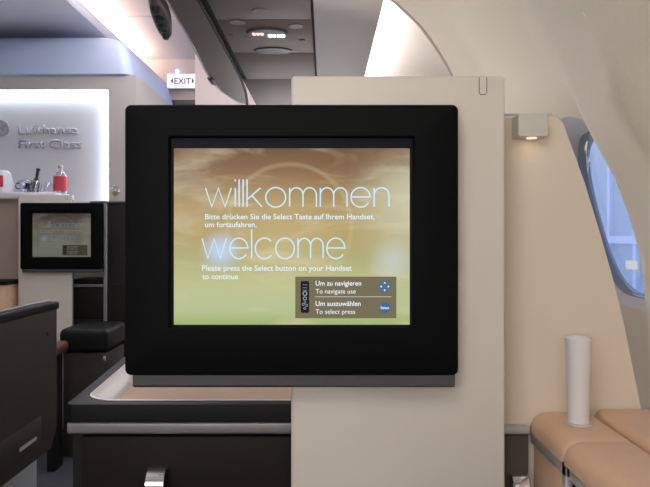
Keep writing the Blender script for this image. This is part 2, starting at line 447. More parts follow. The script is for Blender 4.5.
for i, (yy, zz) in enumerate(path):
    p0 = Vector(path[max(i - 1, 0)]); p1 = Vector(path[min(i + 1, len(path) - 1)]); tt = (p1 - p0).normalized(); nn = Vector((-tt.y, tt.x)) * .0022
    loops.append([(.3095 + dx * .0135, yy + nn.x * q, zz + nn.y * q) for dx, q in ((-1, -.5), (-.93, -1), (.93, -1), (1, -.5), (1, .5), (.93, 1), (-.93, 1), (-1, .5))])
loft(hb, loops, True, True)
sub('handle', hb, M['chrome'], ndr, label='chrome handle')

# ================================================================== CREAM PARTITION + LAMP
part_ = thing('privacy_partition', 'tall cream partition panel between the white pillar and the window', 'partition', (.33, 1.09, 0))
edge = [(.378, 1.346), (.3905, 1.334), (.408, 1.286), (.4266, 1.234), (.4529, 1.148), (.4726, 1.078), (.489, 1.0105), (.507, .92), (.522, .846), (.530, .78), (.54, .6), (.54, .0)]
outl = [(.05, 0), (.05, 1.346)] + edge
b = B(); loft(b, [[(x, 1.083, z) for x, z in outl], [(x, 1.08, z) for x, z in [(a * .998 + .0002, c - .002 if c > 1 else c) for a, c in outl]]][::-1] + [[(x, 1.105, z) for x, z in outl]], True, True)
obj('panel', b, M['cream'], part_, smooth=30)
obj('top_edge_cap', box(B(), .05, .372, 1.0815, 1.106, 1.3462, 1.3492, .001), M['lip'], part_)
wl = thing('wall_lamp', 'small silver box lamp fixed at the top of the cream partition', 'lamp', (.328, 1.06, 1.31))
lx = lambda p, D=1.045: (p - 325) * D / F; lz = lambda p, D=1.045: EYE - (p - 235) * D / F
b = B()
fpts = rrect((lx(518) + lx(548)) / 2, (lz(114) + lz(136)) / 2, lx(548) - lx(518), lz(114) - lz(136), .002, 3)
ccx = (lx(518) + lx(548)) / 2
loft(b, [[(x, 1.0795, z) for x, z in fpts], [(x, 1.047, z) for x, z in fpts], [(ccx + (x - ccx) * .96, 1.045, z) for x, z in fpts]], True, True)
obj('housing', b, M['lamp'], wl)
obj('lens', lathe(B(), [(.001, 0), (.008, 0), (.009, .003), (.009, .004)], (lx(535), 1.062, lz(137.2)), 20), emit('warm lamp', (1, .80, .55), 1.1), wl, label='small glowing round lens')

# ================================================================== LEATHER SIDE CONSOLE
con = thing('side_console', 'tan leather topped console under the window, right of the pillar', 'console', (.44, .75, 0))
def pad(x0, x1, y0, y1, z1, h, r):
    b = B()
    pts = []
    for k in range(7):
        a = PI - (PI / 2) * k / 6; pts.append((x0 + r + r * math.cos(a), z1 - r + r * math.sin(a)))
    for k in range(7):
        a = PI / 2 - (PI / 2) * k / 6; pts.append((x1 - .5 * r + .5 * r * math.cos(a), z1 - .5 * r + .5 * r * math.sin(a)))
    pts += [(x1, z1 - h), (x0, z1 - h)]
    mx, mz = (x0 + x1) / 2, z1 - h / 2
    def P(y, s, q): return [(mx + (x - mx) * s, y, mz + (z - mz) * q) for x, z in pts]
    loft(b, [P(y0, .96, .86), P(y0 + .003, .99, .95), P(y0 + .01, 1, 1)] + [P(y0 + .01 + (y1 - y0 - .02) * k / 6, 1, 1) for k in range(1, 6)] + [P(y1 - .01, 1, 1), P(y1 - .003, .99, .95), P(y1, .96, .86)], True, True)
    return b
obj('armrest_pad', pad(.333, .435, .925, 1.076, .862, .032, .026), M['leather'], con)
obj('armrest_pad', pad(.333, .435, .30, .924, .862, .032, .026), M['leather'], con)
obj('wall_pad', pad(.439, .528, .30, 1.076, .868, .05, .014), M['leather'], con)
obj('body', box(B(), .345, .525, .30, 1.075, 0, .829), M['drawer'], con)
obj('side_panel', box(B(), .338, .3449, .935, 1.07, .30, .816, .002), M['leather'], con, label='tan side panel')
b = B(); box(b, .3345, .3445, .917, 1.075, .812, .829, .002); box(b, .3345, .3449, .917, .934, .30, .829, .002)
obj('trim_frame', b, M['bright'], con, label='satin silver trim frame')
obj('trim_rail', box(B(), .3345, .3449, .30, .905, .814, .829, .002), M['bright'], con)
obj('side_door', box(B(), .339, .3449, .31, .905, .10, .80, .002), M['dark'], con)

tl = thing('tube_lamp', 'white upright tube lamp standing on the tan leather armrest', 'lamp', (.3865, 1.007, .8625))
obj('tube', lathe(B(), [(.0125, .0), (.0155, .0005), (.0162, .03), (.0175, .08), (.0192, .123), (.0196, .1285), (.0186, .1295), (.0172, .1290), (.0165, .122), (.001, .121)], (.3865, 1.007, .8645), 40), M['tube'], tl)
obj('base_ring', lathe(B(), [(.014, 0), (.0205, 0), (.0212, .001), (.0205, .0025), (.014, .0025)], (.3865, 1.007, .8622), 40), M['lip'], tl)

# ================================================================== SIDEWALL WITH WINDOWS
PR = [(0, .52), (.3, .56), (.6, .58), (.84, .572), (.972, .555), (1.06, .547), (1.116, .540), (1.187, .520), (1.252, .494), (1.316, .459), (1.36, .438), (1.415, .418), (1.486, .392), (1.549, .360), (1.61, .330), (1.66, .299), (1.722, .2535), (1.784, .186), (1.83, .11), (1.87, .0), (1.885, -.03)]
def smooth(a, b, x):
    t = max(0, min(1, (x - a) / (b - a))); return t * t * (3 - 2 * t)
def Pz(z):
    for (a, p), (c, q) in zip(PR, PR[1:]):
        if z <= c: return p + (q - p) * (z - a) / (c - a)
    return PR[-1][1]
BAYS = [(1.45, .33), (.70, .30)]
def SX(y, z):
    x = Pz(z)
    for yc, hw in BAYS:
        q = abs(y - yc) / hw
        if q < 1:
            A = .030 + .068 * smooth(.62, .95, z) * (1 - smooth(1.30, 1.50, z))
            x += A * (1 - smooth(.52, 1, q))
    return x
def grid(bm, ys, zs, fx):
    rows = [[bm.verts.new((fx(y, z), y, z)) for z in zs] for y in ys]
    for a, c in zip(rows, rows[1:]):
        for i in range(len(zs) - 1): bm.faces.new((a[i], a[i + 1], c[i + 1], c[i]))
zs = [1.885 * k / 110 for k in range(111)]
WZ, WHY, WHZ = 1.195, .170, .198       # outer lip of the window funnel
def oval(cy, cz, hy, hz, a, p=2.7):
    c, s = math.cos(a), math.sin(a)
    return cy + hy * math.copysign(abs(c) ** (2 / p), c), cz + hz * math.copysign(abs(s) ** (2 / p), s)
b = B()
grid(b, [-1.6 + 2.0 * k / 20 for k in range(21)], zs, SX)
grid(b, [1.0 + .12 * k / 8 for k in range(9)], zs, SX)
WIN = []
for (yc, hw), wc in zip(BAYS, (1.395, .70)):
    y0, y1 = yc - hw, yc + hw; z0, z1 = 0, 1.885
    per = []
    na, nb = 34, 90
    per += [(y1, z0 + (z1 - z0) * k / nb) for k in range(nb)]
    per += [(y1 + (y0 - y1) * k / na, z1) for k in range(na)]
    per += [(y0, z1 + (z0 - z1) * k / nb) for k in range(nb)]
    per += [(y0 + (y1 - y0) * k / na, z0) for k in range(na)]
    # matching points around the oval, by angle
    def oa(y, z):
        a = math.atan2((z - WZ) / WHZ, (y - wc) / WHY); return oval(wc, WZ, WHY, WHZ, a)
    n = 30; rows = []
    for k in range(n + 1):
        t = (k / n) ** 1.4
        rows.append([(lambda yy, zz: b.verts.new((SX(yy, zz), yy, zz)))(*( (oa(y, z)[0] * (1 - t) + y * t), (oa(y, z)[1] * (1 - t) + z * t))) for y, z in per])
    for r0, r1 in zip(rows, rows[1:]):
        for i in range(len(per)):
            j = (i + 1) % len(per); b.faces.new((r0[i], r0[j], r1[j], r1[i]))
# far end return of the near sidewall (a rounded rib edge)
yE = 1.78
rib = [[(Pz(z) + dx, yE + dy, z) for z in zs] for dx, dy in ((0, 0), (.002, .008), (.008, .014), (.018, .016), (.15, .016))]
loft(b, rib, closed=False)
bmesh.ops.remove_doubles(b, verts=b.verts, dist=.0004)
sw = struct('wall_right', b, M['side'], 'cream textured cabin sidewall with soft window bays', smooth=50)
struct('trim_1', sweep(B(), [(Pz(z) + .003, yE + .004, z) for z in zs[20:]], .008, 8), mat('rib edge moulding', (.60, .47, .46), .5), 'pinkish moulding along the sidewall rib edge')
# windows
NA = 72
for n_, ((yc, hw), wc) in enumerate(zip(BAYS, (1.395, .70)), 1):
    def ring(hy, hz, off, tilt=True):
        L = []
        for k in range(NA):
            a = 2 * PI * k / NA; y, z = oval(wc, WZ, hy, hz, a)
            base = .613 - .27 * (z - WZ)          # the window's own leaning plane
            L.append((base + off if tilt else 0, y, z))
        return L
    lip = []
    for k in range(NA):
        a = 2 * PI * k / NA; y, z = oval(wc, WZ, WHY + .001, WHZ + .001, a); lip.append((SX(y, z) - .0005, y, z))
    lip2 = []
    for k in range(NA):
        a = 2 * PI * k / NA; y, z = oval(wc, WZ, WHY - .008, WHZ - .008, a); lip2.append((SX(y, z) + .006, y, z))
    w = struct('window_%d' % n_, loft(B(), [lip, lip2, ring(WHY - .02, WHZ - .016, -.004), ring(WHY - .027, WHZ - .025, .012)]), M['reveal'], 'oval cabin window with a white reveal', smooth=60)
    g = obj('gasket', loft(B(), [ring(.143, 0.1870, .010), ring(.142, 0.1860, .003), ring(.138, 0.1810, .000), ring(.134, 0.1770, .004), ring(.132, 0.1750, .010), ring(.129, 0.1720, .012), ring(.1275, 0.1705, .018), ring(.127, 0.1700, .022)]), M['gasket'], w, smooth=60, label='dark blue grey window gasket')
    obj('inner_pane', loft(B(), [ring(.1315, 0.1745, .0105)], True), M['pane'], w, smooth=0)
    obj('outer_pane', loft(B(), [ring(.1272, 0.1702, .021)], True), M['pane'], w, smooth=0)
    if n_ == 2:
        obj('window_blind', loft(B(), [ring(.1285, 0.1715, .0125), ring(.1275, 0.1705, .0175)], True, True), M['reveal'], w, smooth=0, label='closed pale window blind')  # unseen blind, added to stop bluish daylight from the near window
# far sidewall past the rib, washed by the cove light
FR = [(0, .60), (.6, .66), (1.0, .66), (1.3, .60), (1.5, .53), (1.7, .45), (1.85, .37), (1.95, .29), (2.05, .17), (2.12, .0), (2.14, -.2)]
b = B(); loft(b, [[(x, y, z) for z, x in FR] for y in (1.796, 2.6, 3.4, 4.2, 5.0)], closed=False)
struct('wall_right_forward', b, M['side'], 'far cream sidewall washed by the cove light', smooth=60)
# terminal outside
tb = thing('terminal_building', 'pale blue building with light mullions outside the window', 'building', (10.5, 20, -2))
obj('facade', box(B(), 10.6, 12, 12, 34, -3, 6), M['build'], tb)
for k in range(10): obj('mullion', box(B(), 10.45, 10.6, 14 + k * 2.05, 14.22 + k * 2.05, -3, 6), M['bframe'], tb)
obj('floor_band', box(B(), 10.42, 10.62, 12, 34, .85, 1.12), M['bframe'], tb)
obj('floodlight', box(B(), 10.25, 10.42, 22.0, 22.5, .0, .28), emit('floodlight', (1, .96, .9), 1.2), tb)
obj('roof_edge', box(B(), 10.3, 12.1, 12, 34, 6, 6.25), M['bframe'], tb)
struct('ground_apron', box(B(), .9, 60, -30, 80, -3.2, -3.0), M['base'], 'airport apron outside')

# ================================================================== CEILING ABOVE THE SEAT
ZC = 1.9
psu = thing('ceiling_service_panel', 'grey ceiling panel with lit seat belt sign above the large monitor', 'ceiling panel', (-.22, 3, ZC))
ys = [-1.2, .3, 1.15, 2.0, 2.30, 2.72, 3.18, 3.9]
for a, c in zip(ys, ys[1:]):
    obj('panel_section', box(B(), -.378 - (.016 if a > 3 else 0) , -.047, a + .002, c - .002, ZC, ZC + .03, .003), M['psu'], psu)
obj('backing', box(B(), -.402, -.035, -1.2, 3.9, ZC + .012, ZC + .04), M['seam'], psu)
def ell(b, cx, cy, rx, ry, z0, z1, n=28, k=.9):
    loft(b, [[(cx + rx * s * math.cos(2 * PI * i / n), cy + ry * s * math.sin(2 * PI * i / n), z) for i in range(n)] for s, z in ((1, z0), (k, z1))], True, True)
yy = lambda py: (ZC - EYE) * F / (235 - py)
xx = lambda px, py: (px - 325) * yy(py) / F
sg = obj('belt_sign', (lambda b: (ell(b, xx(267, 32), yy(32), .078, .062, ZC + .001, ZC - .009), b)[1])(B()), M['wgrey'], psu, label='dark oval seat belt and no smoking sign')
b = B()
for px in (254, 258, 262): ell(b, xx(px, 31.5), yy(31.5), .0075, .016, ZC - .0085, ZC - .0115, 12)
sub('belt_symbol', b, emit('sign red', (1, .55, .5), 1.6), sg, smooth=0)
b = B()
for px in (270, 274, 279, 283): ell(b, xx(px, 33.3), yy(33.3), .0085, .02, ZC - .0085, ZC - .0115, 12)
sub('smoking_symbol', b, emit('sign white', (.9, .95, 1), 2.2), sg, smooth=0)
obj('speaker_vent', (lambda b: (ell(b, xx(273, 50.5), yy(50.5), .082, .05, ZC + .001, ZC - .004), b)[1])(B()), M['wgrey'], psu, label='dark grey oval vent')
for px, py, r in ((237, 22, .03), (296, 26, .03), (302, 40, .012), (231, 35, .012), (260, 11, .03)):
    obj('reading_light', (lambda b: (ell(b, xx(px, py), yy(py), r, r, ZC + .001, ZC - .003), b)[1])(B()), M['wgrey' if r < .02 else 'psuspot'], psu)
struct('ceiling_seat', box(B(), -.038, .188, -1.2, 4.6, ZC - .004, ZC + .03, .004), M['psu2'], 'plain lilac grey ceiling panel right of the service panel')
# cove light on top of that panel, shining onto the far sidewall
cv = thing('cove_light', 'light strip hidden above the plain ceiling panel, washing the far sidewall', 'light strip', (.14, 3, ZC + .03))
obj('diffuser', box(B(), .115, .172, 1.80, 4.6, ZC + .036, ZC + .06, .003), emit('cove glow', (1, .93, .95), 24), cv)
obj('tray', box(B(), .08, .178, 1.79, 4.61, ZC + .031, ZC + .036), M['psu2'], cv)

# overhead bin beside the aisle
ob = thing('overhead_bin', 'long grey overhead bin with rounded far end beside the aisle', 'overhead bin', (-.46, 2.5, ZC))
und = [(-.405, -1.2), (-.405, 2.9), (-.408, 3.2), (-.423, 3.5), (-.446, 3.75), (-.456, 3.785), (-.475, 3.74), (-.505, 3.6), (-.535, 3.42), (-.548, 3.22), (-.540, 3.0), (-.522, 2.7), (-.510, 2.4), (-.502, 2.1), (-.50, -1.2)]
def off(z, d): return [(x if i < 5 else x - d, y + (d if y > 3.1 and i > 3 else 0), z) for i, (x, y) in enumerate(und)]
b = B(); loft(b, [off(ZC + .002, -.006), off(ZC, 0)][::-1] + [off(ZC + .02, .018), off(ZC + .08, .05), off(ZC + .2, .08), off(2.5, .09)], True, True)
obj('bin_body', b, M['bin'], ob, smooth=40)
obj('edge_seal', sweep(B(), [(-.400, -1.2, ZC - .003), (-.400, 2.9, ZC - .003), (-.403, 3.2, ZC - .003), (-.418, 3.5, ZC - .003), (-.441, 3.75, ZC - .003), (-.450, 3.79, ZC - .003)], .0065, 8), M['seam'], ob, label='dark rubber edge seal')
b = B(); pp = [(x - .004, y) for x, y in und[6:]]
obj('edge_bead', sweep(B(), [(x, y, ZC - .002) for x, y in pp], .004, 6), M['lip'], ob)
lt = obj('latch', box(B(), -.560, -.535, 3.14, 3.26, ZC - .010, ZC + .005, .003), M['icon'], ob, label='dark latch')
b = B()
def vpl(s, z):
    L = []
    for k in range(32):
        a = 2 * PI * k / 32; c, s_ = math.cos(a), math.sin(a)
        L.append((-.562 + .027 * s * math.copysign(abs(c) ** .7, c) - .13 * (.21 * s * math.copysign(abs(s_) ** .8, s_)), 2.26 + .21 * s * math.copysign(abs(s_) ** .8, s_), z))
    return L
loft(b, [vpl(.9, ZC - .02), vpl(1, ZC - .012), vpl(1, ZC + .03)], True, True); vp = obj('air_vent_panel', b, M['bin'], ob, label='oval panel with dark air nozzles hanging at the side')
sub('hanger', box(B(), -.565, -.545, 2.15, 2.30, ZC + .028, ZC + .30), M['bin'], vp)
for y, r in ((2.41, .017), (2.31, .022), (2.22, .023), (2.12, .017)):
    nz = sub('air_nozzle', (lambda b: (ell(b, -.562 - .13 * (y - 2.26), y, r * .85, r * 1.3, ZC - .015, ZC - .034, k=.7), b)[1])(B()), M['icon'], vp, label='dark air nozzle')

# ================================================================== AISLE CEILING, CENTRE BINS
ZH = 2.76
struct('ceiling', (lambda b: (box(b, -3.2, -.5, -1.6, 3.60, ZH, ZH + .03), box(b, -3.2, -.3, 3.615, 4.86, ZH, ZH + .03), box(b, -3.2, -.3, 4.875, 6.05, ZH, ZH + .03), b)[3])(B()), M['ceil'], 'white aisle ceiling of flat panels')
cb = thing('centre_overhead_bin', 'wide grey centre overhead bin at the upper left above the aisle', 'overhead bin', (-2.2, 2, 2.5))
b = B(); cpts = [(-3.1, 2.5), (-1.52, 2.5), (-1.495, 2.506), (-1.487, 2.52), (-1.50, 2.58), (-1.60, 2.63), (-3.1, 2.63)]
loft(b, [[(x, y, z) for x, z in cpts] for y in (-1.2, 5.95)], True, True)
obj('bin_body', b, mat('cool grey bin', (.74, .75, .82), .45), cb)
st = obj('cove_strip', box(B(), -1.80, -1.64, -1.2, 5.9, 2.632, 2.65, .003), emit('aisle cove', (1, .80, .70), 13), cb, label='pink white cove light strip')

# ================================================================== FIRST CLASS WALL MODULE
mod = thing('bar_cabinet', 'tall pale cabinet wall with glowing niche and steel lettering at the far left', 'cabinet', (-2.2, 4.6, 0))
MYF = 4.2
sxm = lambda p, D=MYF: (p - 325) * D / F; szm = lambda p, D=MYF: EYE - (p - 235) * D / F
nx1, nz1, nz0 = sxm(108.5), szm(89.5), 1.36
b = B()
box(b, -3.1, nx1, MYF + .09, 5.2, 0, 2.168)          # block behind the niche
box(b, nx1, -1.205, MYF, 5.2, 0, 2.168)              # right pier
box(b, -3.1, nx1, MYF, MYF + .09, nz1, 2.168)        # band above
box(b, -3.1, nx1, MYF, MYF + .09, 0, nz0)            # below
obj('body', b, M['modw'], mod, smooth=0)
b = B()
def hd(i, z, yb=5.35): 
    x1, y0 = -1.228 - i, MYF - .02 + i * .9; r = .07
    pts = [(-3.1, yb), (-3.1, y0)]
    for k in range(9):
        a = -PI / 2 + (PI / 2) * k / 8; pts.append((x1 - r + r * math.cos(a), y0 + r + r * math.sin(a)))
    pts.append((x1, yb)); return [(x, y, z) for x, y in pts]
loft(b, [hd(.03, 2.160), hd(.01, 2.163), hd(.0, 2.172), hd(.006, 2.21), hd(.02, 2.27), hd(.042, 2.33), hd(.068, 2.38), (hd(.10, 2.418)), hd(.15, 2.44), hd(.3, 2.446)], True, True)
obj('canopy', b, M['head'], mod, smooth=50, label='cool white rounded canopy')
obj('canopy_mark', box(B(), sxm(34), sxm(44), MYF + .004, MYF + .012, szm(66.8), szm(65.4), .001), M['bin'], mod)
led = emit('niche led', (.80, .88, 1), 12)
b = B(); box(b, -3.0, nx1 - .002, MYF + .035, MYF + .085, nz1 - .016, nz1 - .001); box(b, nx1 - .016, nx1 - .001, MYF + .035, MYF + .085, nz0 + .01, nz1 - .017)
obj('led_strip', b, led, mod, smooth=0, label='glowing cool white strip round the niche')
obj('niche_panel', box(B(), -3.0, nx1 - .018, MYF + .08, MYF + .0895, nz0, nz1 - .018), M['niche'], mod, smooth=0)
DL = MYF + .08
b = text_bm('Lufthansa', sxm(19, DL), szm(134, DL), 59 * DL / F, 9.2 * DL / F, DL - .003, .006, .009)
obj('lettering', b, M['letter'], mod, smooth=0, label='steel letters reading Lufthansa')
for word, x0_, wd in (('First', 19.2, 26), ('Class', 50, 32)):
    obj('lettering', text_bm(word, sxm(x0_, DL), szm(148.3, DL), wd * DL / F, 9.2 * DL / F, DL - .003, .006, .009), M['letter'], mod, smooth=0, label='steel letters reading ' + word)
b = B(); ex, ez, er = sxm(1.5, DL), szm(128.5, DL), 8 * DL / F
lathe(b, [(er, DL), (er, DL - .012), (er * .87, DL - .012), (er * .87, DL)], (ex, 0, ez), 40, 'Y', False)
crane = [(-.75, -.35), (-.35, .05), (.05, .30), (.40, .38), (.80, .46), (.52, .22), (.20, .08), (.40, -.15), (.55, -.45), (.15, -.22), (-.05, -.08), (-.40, -.22)]
prism(b, [(ex + x * er, ez + z * er) for x, z in crane], DL - .012, DL - .001)
obj('emblem', b, M['letter'], mod, smooth=0, label='round steel flying crane emblem')
ctr = thing('bar_counter', 'white topped bar counter holding bottles, behind the distant small monitor', 'counter', (-2.3, 4.1, 0))
obj('counter_top', box(B(), -3.0, -1.62, MYF - .24, MYF - .001, 1.367, 1.407, .006), M['white'], ctr, label='white counter top')
obj('counter_front', box(B(), -3.0, -1.65, MYF - .20, MYF - .001, 0, 1.367), mat('beige counter front', (.42, .34, .28), .5), ctr)

# things on the counter
zc = 1.407; k_ = lambda px, D: (px - 325) * D / F
bt = thing('water_bottle', 'clear plastic bottle with red label and pink cap on the white counter', 'bottle', (k_(60.5, 4.08), 4.08, zc))
X = k_(60.5, 4.08)
obj('bottle_body', lathe(B(), [(.03, 0), (.040, .004), (.041, .02), (.039, .03), (.039, .09), (.041, .10), (.040, .112), (.030, .130), (.018, .145), (.013, .152), (.013, .160)], (X, 4.08, zc), 28), M['clear'], bt)
obj('label_band', lathe(B(), [(.0395, .014), (.0418, .015), (.0418, .103), (.0395, .104)], (X, 4.08, zc), 28, cap=False), M['redlab'], bt, label='red label band')
obj('cap', lathe(B(), [(.016, .156), (.0165, .157), (.0165, .172), (.014, .175)], (X, 4.08, zc), 20), M['pinkcap'], bt, label='pink cap')
X = k_(45, 4.06)
pg = thing('plastic_cup', 'clear upturned plastic cup between the ice bucket and the red bottle', 'cup', (X + .015, 4.06, zc))
obj('cup_body', lathe(B(), [(.042, 0), (.043, .003), (.036, .045), (.026, .066), (.012, .074), (.002, .075)], (X + .015, 4.06, zc), 24), M['clear'], pg)
obj('rim', lathe(B(), [(.042, .001), (.0445, .002), (.0445, .006), (.042, .007)], (X + .015, 4.06, zc), 24, cap=False), M['white'], pg)
ib = thing('ice_bucket', 'small steel and glass ice bucket on the white counter', 'bucket', (k_(29, 4.08), 4.08, zc))
X = k_(29, 4.08)
obj('bucket_wall', lathe(B(), [(.040, 0), (.046, .003), (.058, .072), (.061, .075), (.058, .077), (.054, .072), (.043, .008), (.001, .008)], (X, 4.08, zc), 32), M['clear'], ib)
obj('steel_rim', lathe(B(), [(.0585, .069), (.063, .071), (.063, .078), (.0585, .080)], (X, 4.08, zc), 32, cap=False), M['steel'], ib, label='steel rim')
b = B()
for i in range(9):
    a = i * 2.4; r = .024 * math.sqrt(i / 9) + .004
    box(b, X + r * math.cos(a) - .011, X + r * math.cos(a) + .011, 4.08 + r * math.sin(a) - .011, 4.08 + r * math.sin(a) + .011, zc + .010 + .018 * (i % 3), zc + .030 + .018 * (i % 3), .003)
obj('ice', b, M['bezelin'], ib, label='dark contents')['kind'] = 'stuff'
b = sweep(B(), [(X - .06, 4.08, zc + .066), (X - .075, 4.075, zc + .06), (X - .08, 4.07, zc + .045), (X - .07, 4.07, zc + .03), (X - .052, 4.075, zc + .028)], .004, 8)
obj('bucket_handle', b, M['icon'], ib, label='dark side handle')
wb = thing('wine_bottle', 'dark bottle neck leaning out behind the ice bucket', 'bottle', (k_(34, 4.14), 4.15, zc))
pX = k_(36.5, 4.14); ax = Vector((.18, 0, 1)).normalized(); p0 = Vector((pX - .02, 4.15, zc + .008))
obj('bottle_glass', sweep(B(), [p0 + ax * t for t in (0, .004, .06, .075, .095, .140, .142, .150, .156)], [.020, .024, .024, .02, .0105, .0095, .0125, .0125, .011], 20), M['bottle'], wb)
nt_ = thing('napkin_bundle', 'white cloth bundle with a red packet at the left end of the counter', 'bundle', (k_(3, 4.06), 4.06, zc))
X = k_(2, 4.06); b = B()
loops = []
for r, h in ((.05, 0), (.062, .004), (.068, .05), (.060, .095), (.05, .125), (.032, .14), (.008, .143)):
    loops.append([(X + r * (1 + .10 * math.sin(5 * a + h * 30)) * math.cos(a), 4.06 + .8 * r * (1 + .10 * math.sin(4 * a)) * math.sin(a), zc + h) for a in [2 * PI * i / 40 for i in range(40)]])
loft(b, loops, True, True); obj('cloth', b, M['white'], nt_)
obj('packet', box(B(), X - .018, X + .034, 4.06 - .064, 4.06 - .048, zc + .035, zc + .105, .006), M['redlab'], nt_, label='red packet')
wg = thing('wine_glass', 'stemmed wine glass with pale yellow wine on the tall dark cabinet', 'glass', (k_(115.5, 4.0), 4.0, 1.352))
X = k_(115.5, 4.0)
obj('goblet', lathe(B(), [(.024, 0), (.025, .001), (.005, .005), (.003, .01), (.003, .030), (.012, .036), (.024, .052), (.026, .066), (.022, .095), (.021, .095), (.024, .066)], (X, 4.0, 1.352), 24), M['clear'], wg)
obj('wine', lathe(B(), [(.004, .0365), (.016, .043), (.0235, .056), (.0235, .064), (.001, .0645)], (X, 4.0, 1.352), 24), M['wine'], wg, label='pale yellow wine')

# tall dark cabinet, far desk, ottoman
tc_ = thing('tall_cabinet', 'tall narrow dark cabinet right of the distant small monitor', 'cabinet', (-1.21, 4.05, 0))
obj('body', box(B(), -1.295, -1.10, 3.935, 4.18, 0, 1.34, .004), M['dark'], tc_)
obj('top', box(B(), -1.40, -1.095, 3.93, 4.185, 1.34, 1.352, .003), M['wgrey'], tc_)
obj('edge_trim', box(B(), -1.318, -1.296, 3.925, 4.0, .0, 1.338, .003), M['satin'], tc_, label='satin silver edge trim')
obj('door', box(B(), -1.285, -1.105, 3.922, 3.934, .06, .86, .002), M['drawer'], tc_)
desk('desk_cabinet', 'distant low cabinet with black top beneath the small monitor', -1.52, -1.32, 3.96, 4.17, .884, (-1.42, 4.05, 0), [(-1.515, -1.325)], [], False)
ot = thing('ottoman', 'black cushioned footrest on a grey base in front of the distant cabinet', 'footrest', (-1.25, 3.55, 0))
b = box(B(), -1.375, -1.125, 3.40, 3.74, .54, .665, .03, 4); obj('cushion', b, M['blackl'], ot)
obj('base', box(B(), -1.36, -1.13, 3.42, 3.72, .0, .54, .006), M['shell'], ot)
obj('base_handle', box(B(), -1.150, -1.134, 3.408, 3.419, .49, .525, .003), M['chrome'], ot, label='small bright handle')
ar = thing('armrest', 'small brown armrest block left of the black footrest', 'armrest', (-1.345, 3.2, 0))
obj('pad', box(B(), -1.36, -1.30, 3.15, 3.36, .555, .615, .02, 4), M['brown'], ar)
obj('support', box(B(), -1.35, -1.31, 3.2, 3.3, 0, .556, .004), M['dark'], ar)
lc = thing('low_cabinet', 'low dark topped tan cabinet left of the distant white pillar', 'cabinet', (-1.95, 3.9, 0))
obj('body', box(B(), -2.3, -1.84, 3.8, 3.99, 0, .86, .004), M['leather'], lc)
obj('top', box(B(), -2.31, -1.835, 3.79, 3.995, .86, .885, .005), M['ledge'], lc, label='black top')

# ================================================================== SEAT SHELL ACROSS THE AISLE
sh = thing('seat_shell', 'dark grey seat side shell with black top cap across the aisle at left', 'seat shell', (-.86, 1.4, 0))
b = B()
cur = [(-.9, .915), (.3, .918), (.9, .922), (1.3, .925), (1.65, .928), (1.9, .928), (2.0, .928)]
out = cur + [(2.0, .57), (1.96, .516), (-.9, .516)]
loft(b, [[(x, y, z) for y, z in out] for x in (-.832, -.812)] , True, True)
bmesh.ops.bevel(b, geom=[e for e in b.edges if abs(e.verts[0].co.x - e.verts[1].co.x) < 1e-5], offset=.003, segments=2, affect='EDGES')
obj('side_panel', b, M['shell'], sh)
b = B(); cp = [(-.836, .0), (-.808, .0), (-.806, .004), (-.806, .018), (-.809, .022), (-.836, .022)]
loft(b, [[(x, y, z0 + dz) for x, dz in cp] for y, z0 in [(-.9, .9155), (.9, .9225), (1.3, .9255), (1.65, .9285), (1.9, .9285), (2.0, .9265)]], True, True)
obj('top_cap', b, M['ledge'], sh, label='black top cap')
obj('cap_piping', sweep(B(), [(-.834, -.9, .940), (-.834, .9, .947), (-.834, 1.3, .950), (-.834, 1.65, .953), (-.834, 1.9, .953), (-.834, 2.0, .951)], .0035, 8), M['satin'], sh, label='silver piping along the top')
dr = obj('storage_flap', box(B(), -.8125, -.806, 1.0, 1.88, .56, .635, .004), M['shell'], sh)
sub('flap_slot', box(B(), -.806, -.803, 1.74, 1.84, .578, .588, .001), M['lip'], dr, label='small pale pull slot')
obj('button', lathe(B(), [(.001, 0), (.006, 0), (.006, .002)], (0, 0, 0), 12, R=Matrix.Rotation(PI / 2, 3, 'Y')), M['seam'], sh).location = Vector((-.811, 1.93, .86)) - Vector(sh['_o'])
obj('base_panel', box(B(), -.93, -.88, -.9, 2.02, 0.0, .503, .006), M['base'], sh, label='pale bluish lower panel')
obj('underside', box(B(), -.95, -.833, -.9, 2.0, .505, .53), M['shell'], sh)

# ================================================================== EXIT SIGN AND FAR WALL
struct('wall_front', box(B(), -3.2, -.3, 6.05, 6.1, 0, ZH), M['ceil'], 'far cream wall')
struct('wall_front_panel', box(B(), -.985, .7, 5.0, 5.08, 0, ZH, .004), M['ceil'], 'cream wall panel behind the overhead bin')
struct('wall_left', box(B(), -3.25, -3.2, -1.6, 6.05, 0, ZH), M['pillar'], 'left cabin wall')
struct('wall_back', box(B(), -3.2, .7, -1.65, -1.6, 0, ZH), M['pillar'], 'cabin wall behind the seat')
struct('floor', box(B(), -3.2, .7, -1.6, 6.05, -.03, 0), M['floor'], 'dark carpeted floor')
struct('ceiling_void', box(B(), -.5, .8, -1.6, 5.1, ZH, ZH + .03), M['ceil'], 'ceiling above the seat panels')
De = 5.99; ex0, ex1 = k_(167, De), k_(195.5, De); ez1, ez0 = EYE - (74 - 235) * De / F, EYE - (88 - 235) * De / F
es = thing('exit_sign', 'glowing white exit sign with dark red lettering below the ceiling', 'sign', ((ex0 + ex1) / 2, De, ez0))
obj('housing', box(B(), ex0 - .006, ex1 + .006, De + .002, De + .058, ez0 - .006, ez1 + .006, .004), M['ceil'], es)
fc = obj('face', box(B(), ex0, ex1, De - .004, De + .002, ez0, ez1, .001), emit('exit face', (.86, .84, 1), 1.25), es, label='glowing white face')
pxm = De / F
b = text_bm('EXIT', k_(174.5, De), ez0 + 4 * pxm, 16.5 * pxm, 6 * pxm, De - .006, .01)
